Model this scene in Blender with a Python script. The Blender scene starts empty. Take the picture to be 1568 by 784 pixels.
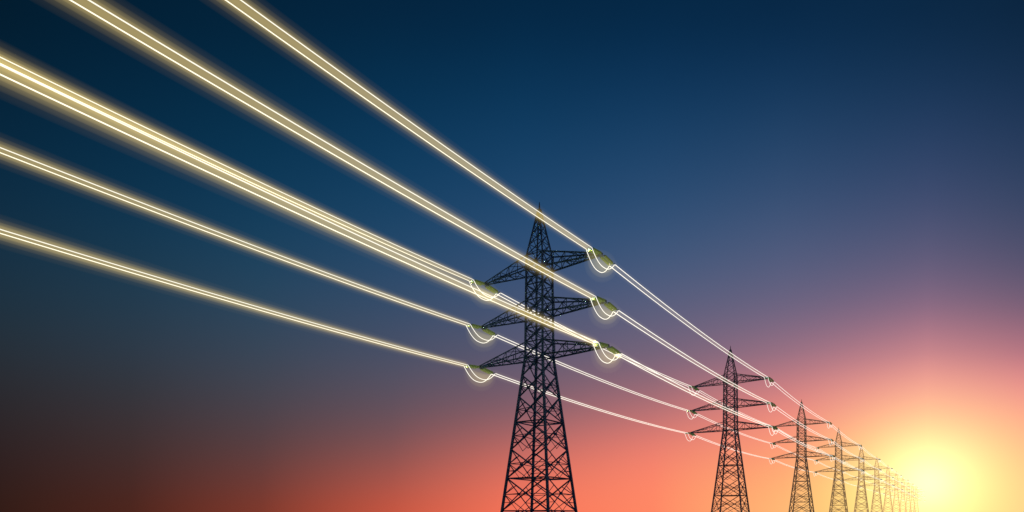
import bpy, math, random
from mathutils import Vector, Matrix
random.seed(3)
scene = bpy.context.scene
F = 975.0; CX = 784.0; HY = 790.0          # focal length / axis / horizon in reference pixels
A = math.radians(34.93)                     # heading of the power line
LX, LY = math.sin(A), math.cos(A)
SPAN = 91.6
C1 = Vector((3.83, 88.9, 0))
N_T = 13

def lin(c):
    r = []
    for v in c:
        v = v/255.0
        r.append(v/12.92 if v <= 0.04045 else ((v+0.055)/1.055)**2.4)
    return r

# ---------------------------------------------------------------- materials
def new_mat(name):
    m = bpy.data.materials.new(name); m.use_nodes = True
    return m, m.node_tree, m.node_tree.nodes["Principled BSDF"]

def steel(name, haze):
    m, nt, b = new_mat(name)
    n = nt.nodes.new("ShaderNodeTexNoise"); n.inputs["Scale"].default_value = 1.3; n.inputs["Detail"].default_value = 6
    tc = nt.nodes.new("ShaderNodeTexCoord"); nt.links.new(tc.outputs["Object"], n.inputs["Vector"])
    r = nt.nodes.new("ShaderNodeValToRGB")
    r.color_ramp.elements[0].position = .3; r.color_ramp.elements[0].color = (.07, .18, .38, 1)
    r.color_ramp.elements[1].position = .7; r.color_ramp.elements[1].color = (.13, .30, .56, 1)
    nt.links.new(n.outputs["Fac"], r.inputs["Fac"]); nt.links.new(r.outputs["Color"], b.inputs["Base Color"])
    b.inputs["Metallic"].default_value = .1; b.inputs["Roughness"].default_value = .65
    if haze > 0:  # baked atmosphere: orange haze light mixed into the steel as emission
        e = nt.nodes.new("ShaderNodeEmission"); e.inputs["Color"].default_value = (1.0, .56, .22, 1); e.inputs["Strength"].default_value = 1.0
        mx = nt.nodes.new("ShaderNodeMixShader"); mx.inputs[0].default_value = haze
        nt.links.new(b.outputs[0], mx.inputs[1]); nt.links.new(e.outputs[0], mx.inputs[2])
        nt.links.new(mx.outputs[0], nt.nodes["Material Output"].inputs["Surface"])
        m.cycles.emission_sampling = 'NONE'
    return m

def emis(name, col, s):
    m = bpy.data.materials.new(name); m.use_nodes = True; nt = m.node_tree
    nt.nodes.remove(nt.nodes["Principled BSDF"])
    e = nt.nodes.new("ShaderNodeEmission"); e.inputs["Color"].default_value = (*col, 1); e.inputs["Strength"].default_value = s
    nt.links.new(e.outputs[0], nt.nodes["Material Output"].inputs["Surface"])
    m.cycles.emission_sampling = 'NONE'
    return m

def glowvol(name, col, s):
    m = bpy.data.materials.new(name); m.use_nodes = True; nt = m.node_tree
    nt.nodes.remove(nt.nodes["Principled BSDF"])
    e = nt.nodes.new("ShaderNodeEmission"); e.inputs["Color"].default_value = (*col, 1); e.inputs["Strength"].default_value = s
    nt.links.new(e.outputs[0], nt.nodes["Material Output"].inputs["Volume"])
    m.cycles.homogeneous_volume = True
    return m

m_ins, nt, b = new_mat("green_glass_insulator")
b.inputs["Base Color"].default_value = (.24, .42, .15, 1); b.inputs["Roughness"].default_value = .2
b.inputs["Emission Color"].default_value = (.35, .5, .13, 1); b.inputs["Emission Strength"].default_value = .10  # faint self-glow stands in for light cast by the glowing wires
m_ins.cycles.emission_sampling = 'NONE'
m_con, nt, b = new_mat("footing_concrete")
n = nt.nodes.new("ShaderNodeTexNoise"); n.inputs["Scale"].default_value = 6
r = nt.nodes.new("ShaderNodeValToRGB"); r.color_ramp.elements[0].color = (.2, .19, .18, 1); r.color_ramp.elements[1].color = (.35, .34, .32, 1)
nt.links.new(n.outputs["Fac"], r.inputs["Fac"]); nt.links.new(r.outputs["Color"], b.inputs["Base Color"])
m_wire = emis("glowing_wire", (1.0, .96, .82), 1.15)
m_wire2 = emis("glowing_wire_far", (1.0, .95, .84), 1.35)

# ---------------------------------------------------------------- mesh helpers
class MB:
    def __init__(s): s.v = []; s.f = []
    def angle(s, a, b, w):
        """rolled steel angle (L section) from a to b, leg width w"""
        a = Vector(a); b = Vector(b); d = (b-a)
        if d.length < 1e-4: return
        d.normalize()
        up = Vector((0, 0, 1)) if abs(d.z) < .9 else Vector((1, 0, 0))
        x = d.cross(up).normalized(); y = d.cross(x).normalized()
        t = w*.3; h = w/2
        prof = [(-h, -h), (h, -h), (h, -h+t), (-h+t, -h+t), (-h+t, h), (-h, h)]
        i = len(s.v)
        for p in (a, b):
            for (u, v) in prof: s.v.append(p+x*u+y*v)
        for k in range(6):
            k2 = (k+1) % 6
            s.f.append((i+k, i+k2, i+6+k2, i+6+k))
        s.f.append((i+3, i+2, i+1, i)); s.f.append((i+5, i+4, i+3, i))
        s.f.append((i+6, i+7, i+8, i+9)); s.f.append((i+6, i+9, i+10, i+11))
    def box(s, c, sx, sy, sz):
        i = len(s.v); c = Vector(c)
        for dx in (-1, 1):
            for dy in (-1, 1):
                for dz in (-1, 1): s.v.append(c+Vector((dx*sx/2, dy*sy/2, dz*sz/2)))
        for q in ((0, 1, 3, 2), (4, 6, 7, 5), (0, 4, 5, 1), (2, 3, 7, 6), (0, 2, 6, 4), (1, 5, 7, 3)):
            s.f.append(tuple(i+k for k in q))
    def tube(s, pts, rad, n=8):
        i0 = len(s.v); m = len(pts)
        for j, p in enumerate(pts):
            d = (pts[min(j+1, m-1)]-pts[max(j-1, 0)]).normalized()
            up = Vector((0, 0, 1)) if abs(d.z) < .95 else Vector((1, 0, 0))
            x = d.cross(up).normalized(); y = d.cross(x).normalized()
            r = rad[j] if isinstance(rad, (list, tuple)) else rad
            for k in range(n):
                t = 2*math.pi*k/n
                s.v.append(p+x*(r*math.cos(t))+y*(r*math.sin(t)))
        for j in range(m-1):
            for k in range(n):
                k2 = (k+1) % n
                s.f.append((i0+j*n+k, i0+j*n+k2, i0+(j+1)*n+k2, i0+(j+1)*n+k))
        s.f.append(tuple(i0+k for k in range(n-1, -1, -1)))
        s.f.append(tuple(i0+(m-1)*n+k for k in range(n)))
    def mesh(s, name, mat, smooth=False):
        me = bpy.data.meshes.new(name); me.from_pydata([tuple(v) for v in s.v], [], s.f)
        me.materials.append(mat)
        if smooth:
            for p in me.polygons: p.use_smooth = True
        me.update(); return me

def add_obj(name, me, parent=None, mw=None):
    o = bpy.data.objects.new(name, me); scene.collection.objects.link(o)
    if parent: o.parent = parent
    if mw is not None: o.matrix_world = mw
    return o

# ---------------------------------------------------------------- tower
def width(z):
    if z <= 23.8: return 8.0+(2.85-8.0)*z/23.8
    if z <= 37.95: return 2.85+(2.6-2.85)*(z-23.8)/14.15
    return max(.22, 2.6+(.26-2.6)*(z-37.95)/6.5)

ARMS = [(35.95, 9.54, 2.0), (29.65, 10.1, 2.0), (23.8, 10.49, 2.05)]
T = MB()
levels = [0, 2.4, 6.9, 10.9, 14.7, 18.2, 21.2, 23.8, 25.85, 27.75, 29.65, 31.65, 33.8, 35.95, 37.95, 39.5, 40.9, 42.2, 43.4, 44.5]
def corner(k, z):
    w = width(z)/2
    return Vector(((-w, w, w, -w)[k], (-w, -w, w, w)[k], z))
for k in range(4):
    for j in range(len(levels)-1):
        a, b_ = corner(k, levels[j]), corner(k, levels[j+1])
        T.angle(a, b_, .30 if levels[j] < 23 else (.24 if levels[j] < 37 else .17))
for j in range(1, len(levels)-1):
    z0, z1 = levels[j], levels[j+1]
    for k in range(4):
        k2 = (k+1) % 4
        a, b_, c, d = corner(k, z0), corner(k2, z0), corner(k, z1), corner(k2, z1)
        wd = .16 if z0 < 23 else (.13 if z0 < 37 else .10)
        out = ((a+b_)/2-Vector((0, 0, z0))).normalized()*.05
        T.angle(a+out, d+out, wd); T.angle(b_-out, c-out, wd)
        if z0 in (2.4, 6.9, 23.8, 25.85, 27.75, 29.65, 31.65, 33.8, 35.95, 37.95, 14.7):
            T.angle(a, b_, wd)
        wa, wc = (a-b_).length, (c-d).length
        t = wa/(wa+wc); X = a.lerp(d, t)
        if z0 < 37:
            T.box(X, .34 if z0 < 23 else .22, .34 if z0 < 23 else .22, .36 if z0 < 23 else .22)
        if 21 <= z0 < 37:
            T.angle(a.lerp(c, .5), X, .07); T.angle(b_.lerp(d, .5), X, .07)
        if z0 < 21:
            for (p, q, leg0, leg1) in ((a, d, a, c), (b_, c, b_, d)):
                ml = leg0.lerp(leg1, .5)
                T.angle(ml, p.lerp(q, t*.5), .10)
            T.angle(a.lerp(c, .5), (b_.lerp(c, 1-(1-t)*.5)), .10)
            T.angle(b_.lerp(d, .5), (a.lerp(d, 1-(1-t)*.5)), .10)
            T.angle(a.lerp(c, .5), X, .09); T.angle(b_.lerp(d, .5), X, .09)
        if z0 < 14:
            # redundant members in the tall leg panels
            T.angle(a.lerp(c, .25), a.lerp(d, t*.5), .08); T.angle(b_.lerp(d, .25), b_.lerp(c, t*.5), .08)
            T.angle(a.lerp(b_, .5), a.lerp(d, t*.5), .08); T.angle(a.lerp(b_, .5), b_.lerp(c, t*.5), .08)
    if z0 in (2.4, 6.9, 14.7, 23.8, 29.65, 35.95):
        T.angle(corner(0, z0), corner(2, z0), .12); T.angle(corner(1, z0)+Vector((0, 0, .05)), corner(3, z0)+Vector((0, 0, .05)), .12)
for k in range(4):
    k2 = (k+1) % 4
    mid = (corner(k, 2.4)+corner(k2, 2.4))/2
    T.angle(mid, corner(k, .3), .14); T.angle(mid, corner(k2, .3), .14)
T.tube([Vector((0, 0, 43.9)), Vector((0, 0, 44.8)), Vector((0, 0, 45.5))], [.15, .10, .05], 6)
for (z, h, dep) in ARMS:
    for sx in (-1, 1):
        wl, wu = width(z)/2, width(z+dep)/2
        tip = [Vector((sx*h, s*.18, z)) for s in (-1, 1)]
        tipu = [Vector((sx*h, s*.18, z+.16)) for s in (-1, 1)]
        lo = [Vector((sx*wl, s*wl, z)) for s in (-1, 1)]
        up = [Vector((sx*wu, s*wu, z+dep)) for s in (-1, 1)]
        for s in (0, 1):
            T.angle(lo[s], tip[s], .19); T.angle(up[s], tipu[s], .17)
            n = 5
            for i in range(n):
                t0, t1 = i/n, (i+1)/n
                if i % 2 == 0: T.angle(lo[s].lerp(tip[s], t0), up[s].lerp(tipu[s], t1), .09)
                else: T.angle(up[s].lerp(tipu[s], t0), lo[s].lerp(tip[s], t1), .09)
                if i > 0: T.angle(lo[s].lerp(tip[s], t0), up[s].lerp(tipu[s], t0), .08)
        for i in range(1, 5):
            t0 = i/5; t1 = (i+1)/5
            T.angle(lo[0].lerp(tip[0], t0), lo[1].lerp(tip[1], t0), .09)
            T.angle(lo[i % 2].lerp(tip[i % 2], t0), lo[1-i % 2].lerp(tip[1-i % 2], t1), .08)
            if i < 4: T.angle(up[i % 2].lerp(tipu[i % 2], t0), up[1-i % 2].lerp(tipu[1-i % 2], t1), .08)
        T.box((sx*h, 0, z+.08), .35, .5, .3)
me_lat = T.mesh("lattice", m_con)

FT = MB()
for k in range(4):
    c = corner(k, 0); FT.box((c.x, c.y, .12), 1.1, 1.1, .5)
me_foot = FT.mesh("footings", m_con)

SL = 3.3; DROP = .32; BW = .40
IN = MB(); HW = MB(); JW = MB()
def jumper(z, x, depth):
    pts = []
    for i in range(25):
        t = i/24; y = -SL+2*SL*t
        u = 2*t-1
        pts.append(Vector((x, y*(1-.06*(1-u*u)), z-DROP-depth*(1-abs(u)**2.4))))
    return pts
for (z, h, dep) in ARMS:
    for sx in (-1, 1):
        for s in (-1, 1):
            for off in (-.27, .27):
                p0 = Vector((sx*h+off, s*.45, z-.05)); p1 = Vector((sx*h+off, s*(SL-.35), z-DROP+.02))
                pts, rad = [], []
                nd = 12
                a0 = p0.lerp(p1, .08); a1 = p0.lerp(p1, .92)
                for i in range(nd):
                    for (tt, r) in ((0, .06), (.25, .20), (.55, .19), (.75, .07)):
                        pts.append(a0.lerp(a1, (i+tt)/nd)); rad.append(r)
                IN.tube(pts, rad, 10)
                HW.tube([p0, a0], .045, 6); HW.tube([a1, p1], .045, 6)
            HW.box((sx*h, s*.45, z-.05), .75, .12, .12)
            HW.box((sx*h, s*(SL-.3), z-DROP+.02), 1.0, .16, .10)
            for off in (-BW, BW):
                HW.tube([Vector((sx*h+off, s*(SL-.35), z-DROP)), Vector((sx*h+off, s*SL, z-DROP))], .06, 6)
        JW.tube(jumper(z, sx*h-BW, 1.75), .042, 6)
        JW.tube(jumper(z, sx*h+BW, 1.45), .042, 6)
me_ins = IN.mesh("insulator_strings", m_ins, True)
m_hw = steel("fitting_steel", 0)
me_hw = HW.mesh("string_fittings", m_hw)
me_jw = JW.mesh("jumper_loops", m_wire2, True)

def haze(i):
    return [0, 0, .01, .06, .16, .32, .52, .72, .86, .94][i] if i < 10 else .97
def tower_mw(i):
    c = C1+Vector((LX, LY, 0))*SPAN*(i-1)
    return Matrix.Translation(c) @ Matrix.Rotation(-A, 4, 'Z')
for i in range(N_T):
    e = bpy.data.objects.new("transmission_tower", None); scene.collection.objects.link(e)
    e.matrix_world = tower_mw(i)
    sm = steel("steel_baked_haze_%d" % i, haze(i))  # farther towers get more haze baked into their steel
    for nm, me in (("lattice", me_lat), ("footings", me_foot), ("insulator_strings", me_ins), ("string_fittings", me_hw), ("jumper_loops", me_jw)):
        o = bpy.data.objects.new(nm, me); scene.collection.objects.link(o); o.parent = e
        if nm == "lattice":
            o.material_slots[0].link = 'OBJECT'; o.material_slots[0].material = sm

# ---------------------------------------------------------------- conductors
SAG = .7
GC = (1.0, .76, .25)
glow_def = [(.48, .17), (.70, .14), (.98, .06), (1.35, .02)]   # radius, peak radiance on the axis
gm = [glowvol("wire_glow_%d" % k, GC, p/(2*r)) for k, (r, p) in enumerate(glow_def)]
glow2 = [(.35, .05), (.7, .018)]
gm2 = [glowvol("wire_glow_thin_%d" % k, (1, .85, .5), p/(2*r)) for k, (r, p) in enumerate(glow2)]
gjd = [(.75, .08), (1.35, .07), (2.0, .03)]
gj = [glowvol("loop_glow_%d" % k, (.95, .80, .27), p/(2*r)) for k, (r, p) in enumerate(gjd)]

def span_pts(i, x, z, n=40):
    m = tower_mw(i); L = SPAN-2*SL; pts = []
    for j in range(n+1):
        t = j/n
        pts.append(m @ Vector((x, SL+L*t, z-DROP-4*SAG*t*(1-t))))
    return pts
for (z, h, dep) in ARMS:
    for sx in (-1, 1):
        e = bpy.data.objects.new("power_line", None); scene.collection.objects.link(e)
        W0 = MB(); W1 = MB()
        for i in range(N_T-1):
            for off in (-BW, BW):
                (W0 if i == 0 else W1).tube(span_pts(i, sx*h+off, z, 48 if i < 2 else 20), .036 if i == 0 else .046, 6)
        add_obj("near_wires", W0.mesh("near_wires", m_wire, True), e)
        add_obj("far_wires", W1.mesh("far_wires", m_wire2, True), e)
        for k, (r, p) in enumerate(glow_def):
            G = MB(); pts = span_pts(0, sx*h, z, 30)
            G.tube(pts, [r*(1-.42*(j/30)**1.5) for j in range(31)], 24)
            add_obj("glow_shell", G.mesh("glow_shell", gm[k]), e)
        for k, (r, p) in enumerate(glow2):
            G = MB(); pts = span_pts(1, sx*h, z, 30)
            G.tube(pts, [r*(1-.5*(j/30)) for j in range(31)], 16)
            add_obj("glow_shell", G.mesh("glow_shell", gm2[k]), e)
        for k, (r, p) in enumerate(gjd):
            G = MB(); m = tower_mw(1)
            jp = jumper(z, sx*h, 1.2)[1:-1]
            G.tube([m @ q for q in jp], [r*(.35+.65*math.sin(math.pi*(j+1)/(len(jp)+1))) for j in range(len(jp))], 18)
            add_obj("glow_shell", G.mesh("glow_shell", gj[k]), e)

# ---------------------------------------------------------------- ground
g = MB()
N = 40; S = 9000.0
def gc(i): u = (i/N)*2-1; return math.copysign(abs(u)**2.5, u)*S
for i in range(N+1):
    for j in range(N+1):
        g.v.append(Vector((gc(i)+600, gc(j)+1500, 0)))
for i in range(N):
    for j in range(N):
        a = i*(N+1)+j; g.f.append((a, a+N+1, a+N+2, a+1))
m_g, nt, b = new_mat("field_grass")
tc = nt.nodes.new("ShaderNodeTexCoord")
n1 = nt.nodes.new("ShaderNodeTexNoise"); n1.inputs["Scale"].default_value = .05; n1.inputs["Detail"].default_value = 12
nt.links.new(tc.outputs["Object"], n1.inputs["Vector"])
r = nt.nodes.new("ShaderNodeValToRGB")
r.color_ramp.elements[0].position = .35; r.color_ramp.elements[0].color = (.035, .05, .018, 1)
r.color_ramp.elements[1].position = .65; r.color_ramp.elements[1].color = (.09, .085, .04, 1)
nt.links.new(n1.outputs["Fac"], r.inputs["Fac"]); nt.links.new(r.outputs["Color"], b.inputs["Base Color"])
n2 = nt.nodes.new("ShaderNodeTexNoise"); n2.inputs["Scale"].default_value = 4; n2.inputs["Detail"].default_value = 8
nt.links.new(tc.outputs["Object"], n2.inputs["Vector"])
bp = nt.nodes.new("ShaderNodeBump"); bp.inputs["Distance"].default_value = .2
nt.links.new(n2.outputs["Fac"], bp.inputs["Height"]); nt.links.new(bp.outputs[0], b.inputs["Normal"])
b.inputs["Roughness"].default_value = .95
add_obj("ground", g.mesh("ground", m_g))

# ---------------------------------------------------------------- sky
world = bpy.data.worlds.new("World"); scene.world = world; world.use_nodes = True
nt = world.node_tree; nd = nt.nodes; lk = nt.links
bg = nd["Background"]
SUN_AZ = math.atan((1420-CX)/F); SUN_EL = math.radians(2.4)
tc = nd.new("ShaderNodeTexCoord")
sep = nd.new("ShaderNodeSeparateXYZ"); lk.new(tc.outputs["Generated"], sep.inputs[0])
def math_n(op, a, b=None, clamp=False):
    n = nd.new("ShaderNodeMath"); n.operation = op; n.use_clamp = clamp
    for k, v in ((0, a), (1, b)):
        if v is None: continue
        if isinstance(v, (int, float)): n.inputs[k].default_value = v
        else: lk.new(v, n.inputs[k])
    return n.outputs[0]
az = math_n('ARCTAN2', sep.outputs[0], sep.outputs[1])
el = math_n('ARCSINE', sep.outputs[2])
ELMAX = math.radians(42)
elp = math_n('DIVIDE', el, ELMAX, True)
ROWS = [785, 740, 690, 640, 590, 540, 470, 390, 300, 200, 100, 0]
COLS = {
 0:   [(52,28,22),(50,31,28),(47,34,35),(45,39,42),(42,43,49),(39,47,56),(31,50,64),(23,49,68),(13,45,68),(7,39,62),(4,33,54),(2,27,45)],
 200: [(78,37,28),(72,41,37),(64,46,46),(58,50,54),(51,54,62),(46,57,70),(36,59,77),(24,57,80),(13,51,78),(7,44,70),(4,37,61),(2,30,51)],
 400: [(128,56,42),(112,60,54),(92,63,64),(78,66,73),(67,69,81),(58,70,87),(43,70,93),(28,66,94),(15,58,89),(8,50,79),(5,41,67),(3,33,56)],
 600: [(200,86,64),(172,86,74),(134,83,82),(105,81,90),(87,81,97),(73,80,102),(55,77,106),(37,73,107),(21,65,100),(11,55,89),(6,45,75),(4,35,61)],
 800: [(250,118,90),(233,116,95),(194,107,100),(144,97,104),(113,92,109),(93,90,114),(70,85,117),(49,80,119),(30,71,110),(16,60,97),(8,48,81),(4,37,65)],
 1000:[(255,136,100),(255,136,105),(238,128,111),(192,116,116),(147,106,119),(116,100,122),(89,95,125),(63,88,124),(41,76,115),(23,63,101),(11,49,84),(5,38,67)],
 1200:[(255,185,118),(255,176,117),(255,157,119),(243,142,127),(198,126,131),(150,112,131),(107,100,129),(79,92,126),(53,79,116),(31,65,102),(15,50,85),(7,38,67)],
 1420:[(255,222,128),(255,225,132),(255,208,138),(255,182,142),(246,157,146),(200,130,140),(132,105,131),(91,91,122),(60,76,112),(36,62,98),(19,49,81),(9,38,66)],
 1568:[(255,203,135),(255,200,135),(255,187,136),(254,167,138),(234,143,140),(182,116,131),(118,96,120),(81,82,111),(54,70,102),(34,57,90),(19,46,76),(10,36,62)],
}
def ramp_for(x, src):
    r = nd.new("ShaderNodeValToRGB"); cr = r.color_ramp; cr.interpolation = 'B_SPLINE'
    base = math.hypot(F, x-CX)
    st = []
    for y, c in zip(ROWS, src):
        st.append((max(0, math.atan((HY-y)/base)/ELMAX), lin(c)))
    cr.elements[0].position = st[0][0]; cr.elements[0].color = (*st[0][1], 1)
    cr.elements[1].position = st[-1][0]; cr.elements[1].color = (*st[-1][1], 1)
    for p, c in st[1:-1]:
        e = cr.elements.new(p); e.color = (*c, 1)
    lk.new(elp, r.inputs["Fac"])
    return r.outputs["Color"]
seq = [(math.atan((x-CX)/F), ramp_for(x, c)) for x, c in sorted(COLS.items())]
seq.append((math.radians(58), ramp_for(1000, COLS[1000])))
seq.append((math.radians(85), ramp_for(400, COLS[400])))
seq.append((math.radians(120), seq[0][1]))
cur = seq[0][1]
for k in range(1, len(seq)):
    mr = nd.new("ShaderNodeMapRange"); mr.clamp = True
    mr.inputs["From Min"].default_value = seq[k-1][0]; mr.inputs["From Max"].default_value = seq[k][0]
    lk.new(az, mr.inputs["Value"])
    mx = nd.new("ShaderNodeMix"); mx.data_type = 'RGBA'
    lk.new(mr.outputs[0], mx.inputs["Factor"]); lk.new(cur, mx.inputs["A"]); lk.new(seq[k][1], mx.inputs["B"])
    cur = mx.outputs["Result"]
# aureole around the low sun
sd = Vector((math.sin(SUN_AZ)*math.cos(SUN_EL), math.cos(SUN_AZ)*math.cos(SUN_EL), math.sin(SUN_EL)))
dot = nd.new("ShaderNodeVectorMath"); dot.operation = 'DOT_PRODUCT'
lk.new(tc.outputs["Generated"], dot.inputs[0]); dot.inputs[1].default_value = sd
om = math_n('SUBTRACT', 1.0, dot.outputs["Value"])       # ~ theta^2/2
for (sig, col) in ((5.8, (.18, .24, .05)), (3.5, (.2, .36, .22)), (1.7, (.2, .2, .14))):
    s = math.radians(sig)
    gq = math_n('EXPONENT', math_n('MULTIPLY', om, -2.0/(s*s)))
    vm = nd.new("ShaderNodeVectorMath"); vm.operation = 'SCALE'; vm.inputs[0].default_value = col
    lk.new(gq, vm.inputs["Scale"])
    ad = nd.new("ShaderNodeVectorMath"); ad.operation = 'ADD'
    lk.new(cur, ad.inputs[0]); lk.new(vm.outputs[0], ad.inputs[1]); cur = ad.outputs[0]
lk.new(cur, bg.inputs["Color"]); bg.inputs["Strength"].default_value = 1.0

sun = bpy.data.lights.new("sun", 'SUN'); sun.energy = 1.2; sun.angle = math.radians(.5); sun.color = (1, .72, .45)
so = add_obj("sun", sun); so.rotation_euler = (-sd).to_track_quat('-Z', 'Y').to_euler()

# ---------------------------------------------------------------- camera
cam = bpy.data.cameras.new("camera"); co = add_obj("camera", cam)
cam.sensor_width = 36; cam.lens = 36*F/1568; cam.shift_y = (HY-392)/1568
cam.clip_start = .1; cam.clip_end = 30000
co.location = (0, 0, 1.7); co.rotation_euler = (math.pi/2, 0, 0)
scene.camera = co
scene.view_settings.view_transform = 'Standard'; scene.view_settings.look = 'None'
scene.view_settings.exposure = 0
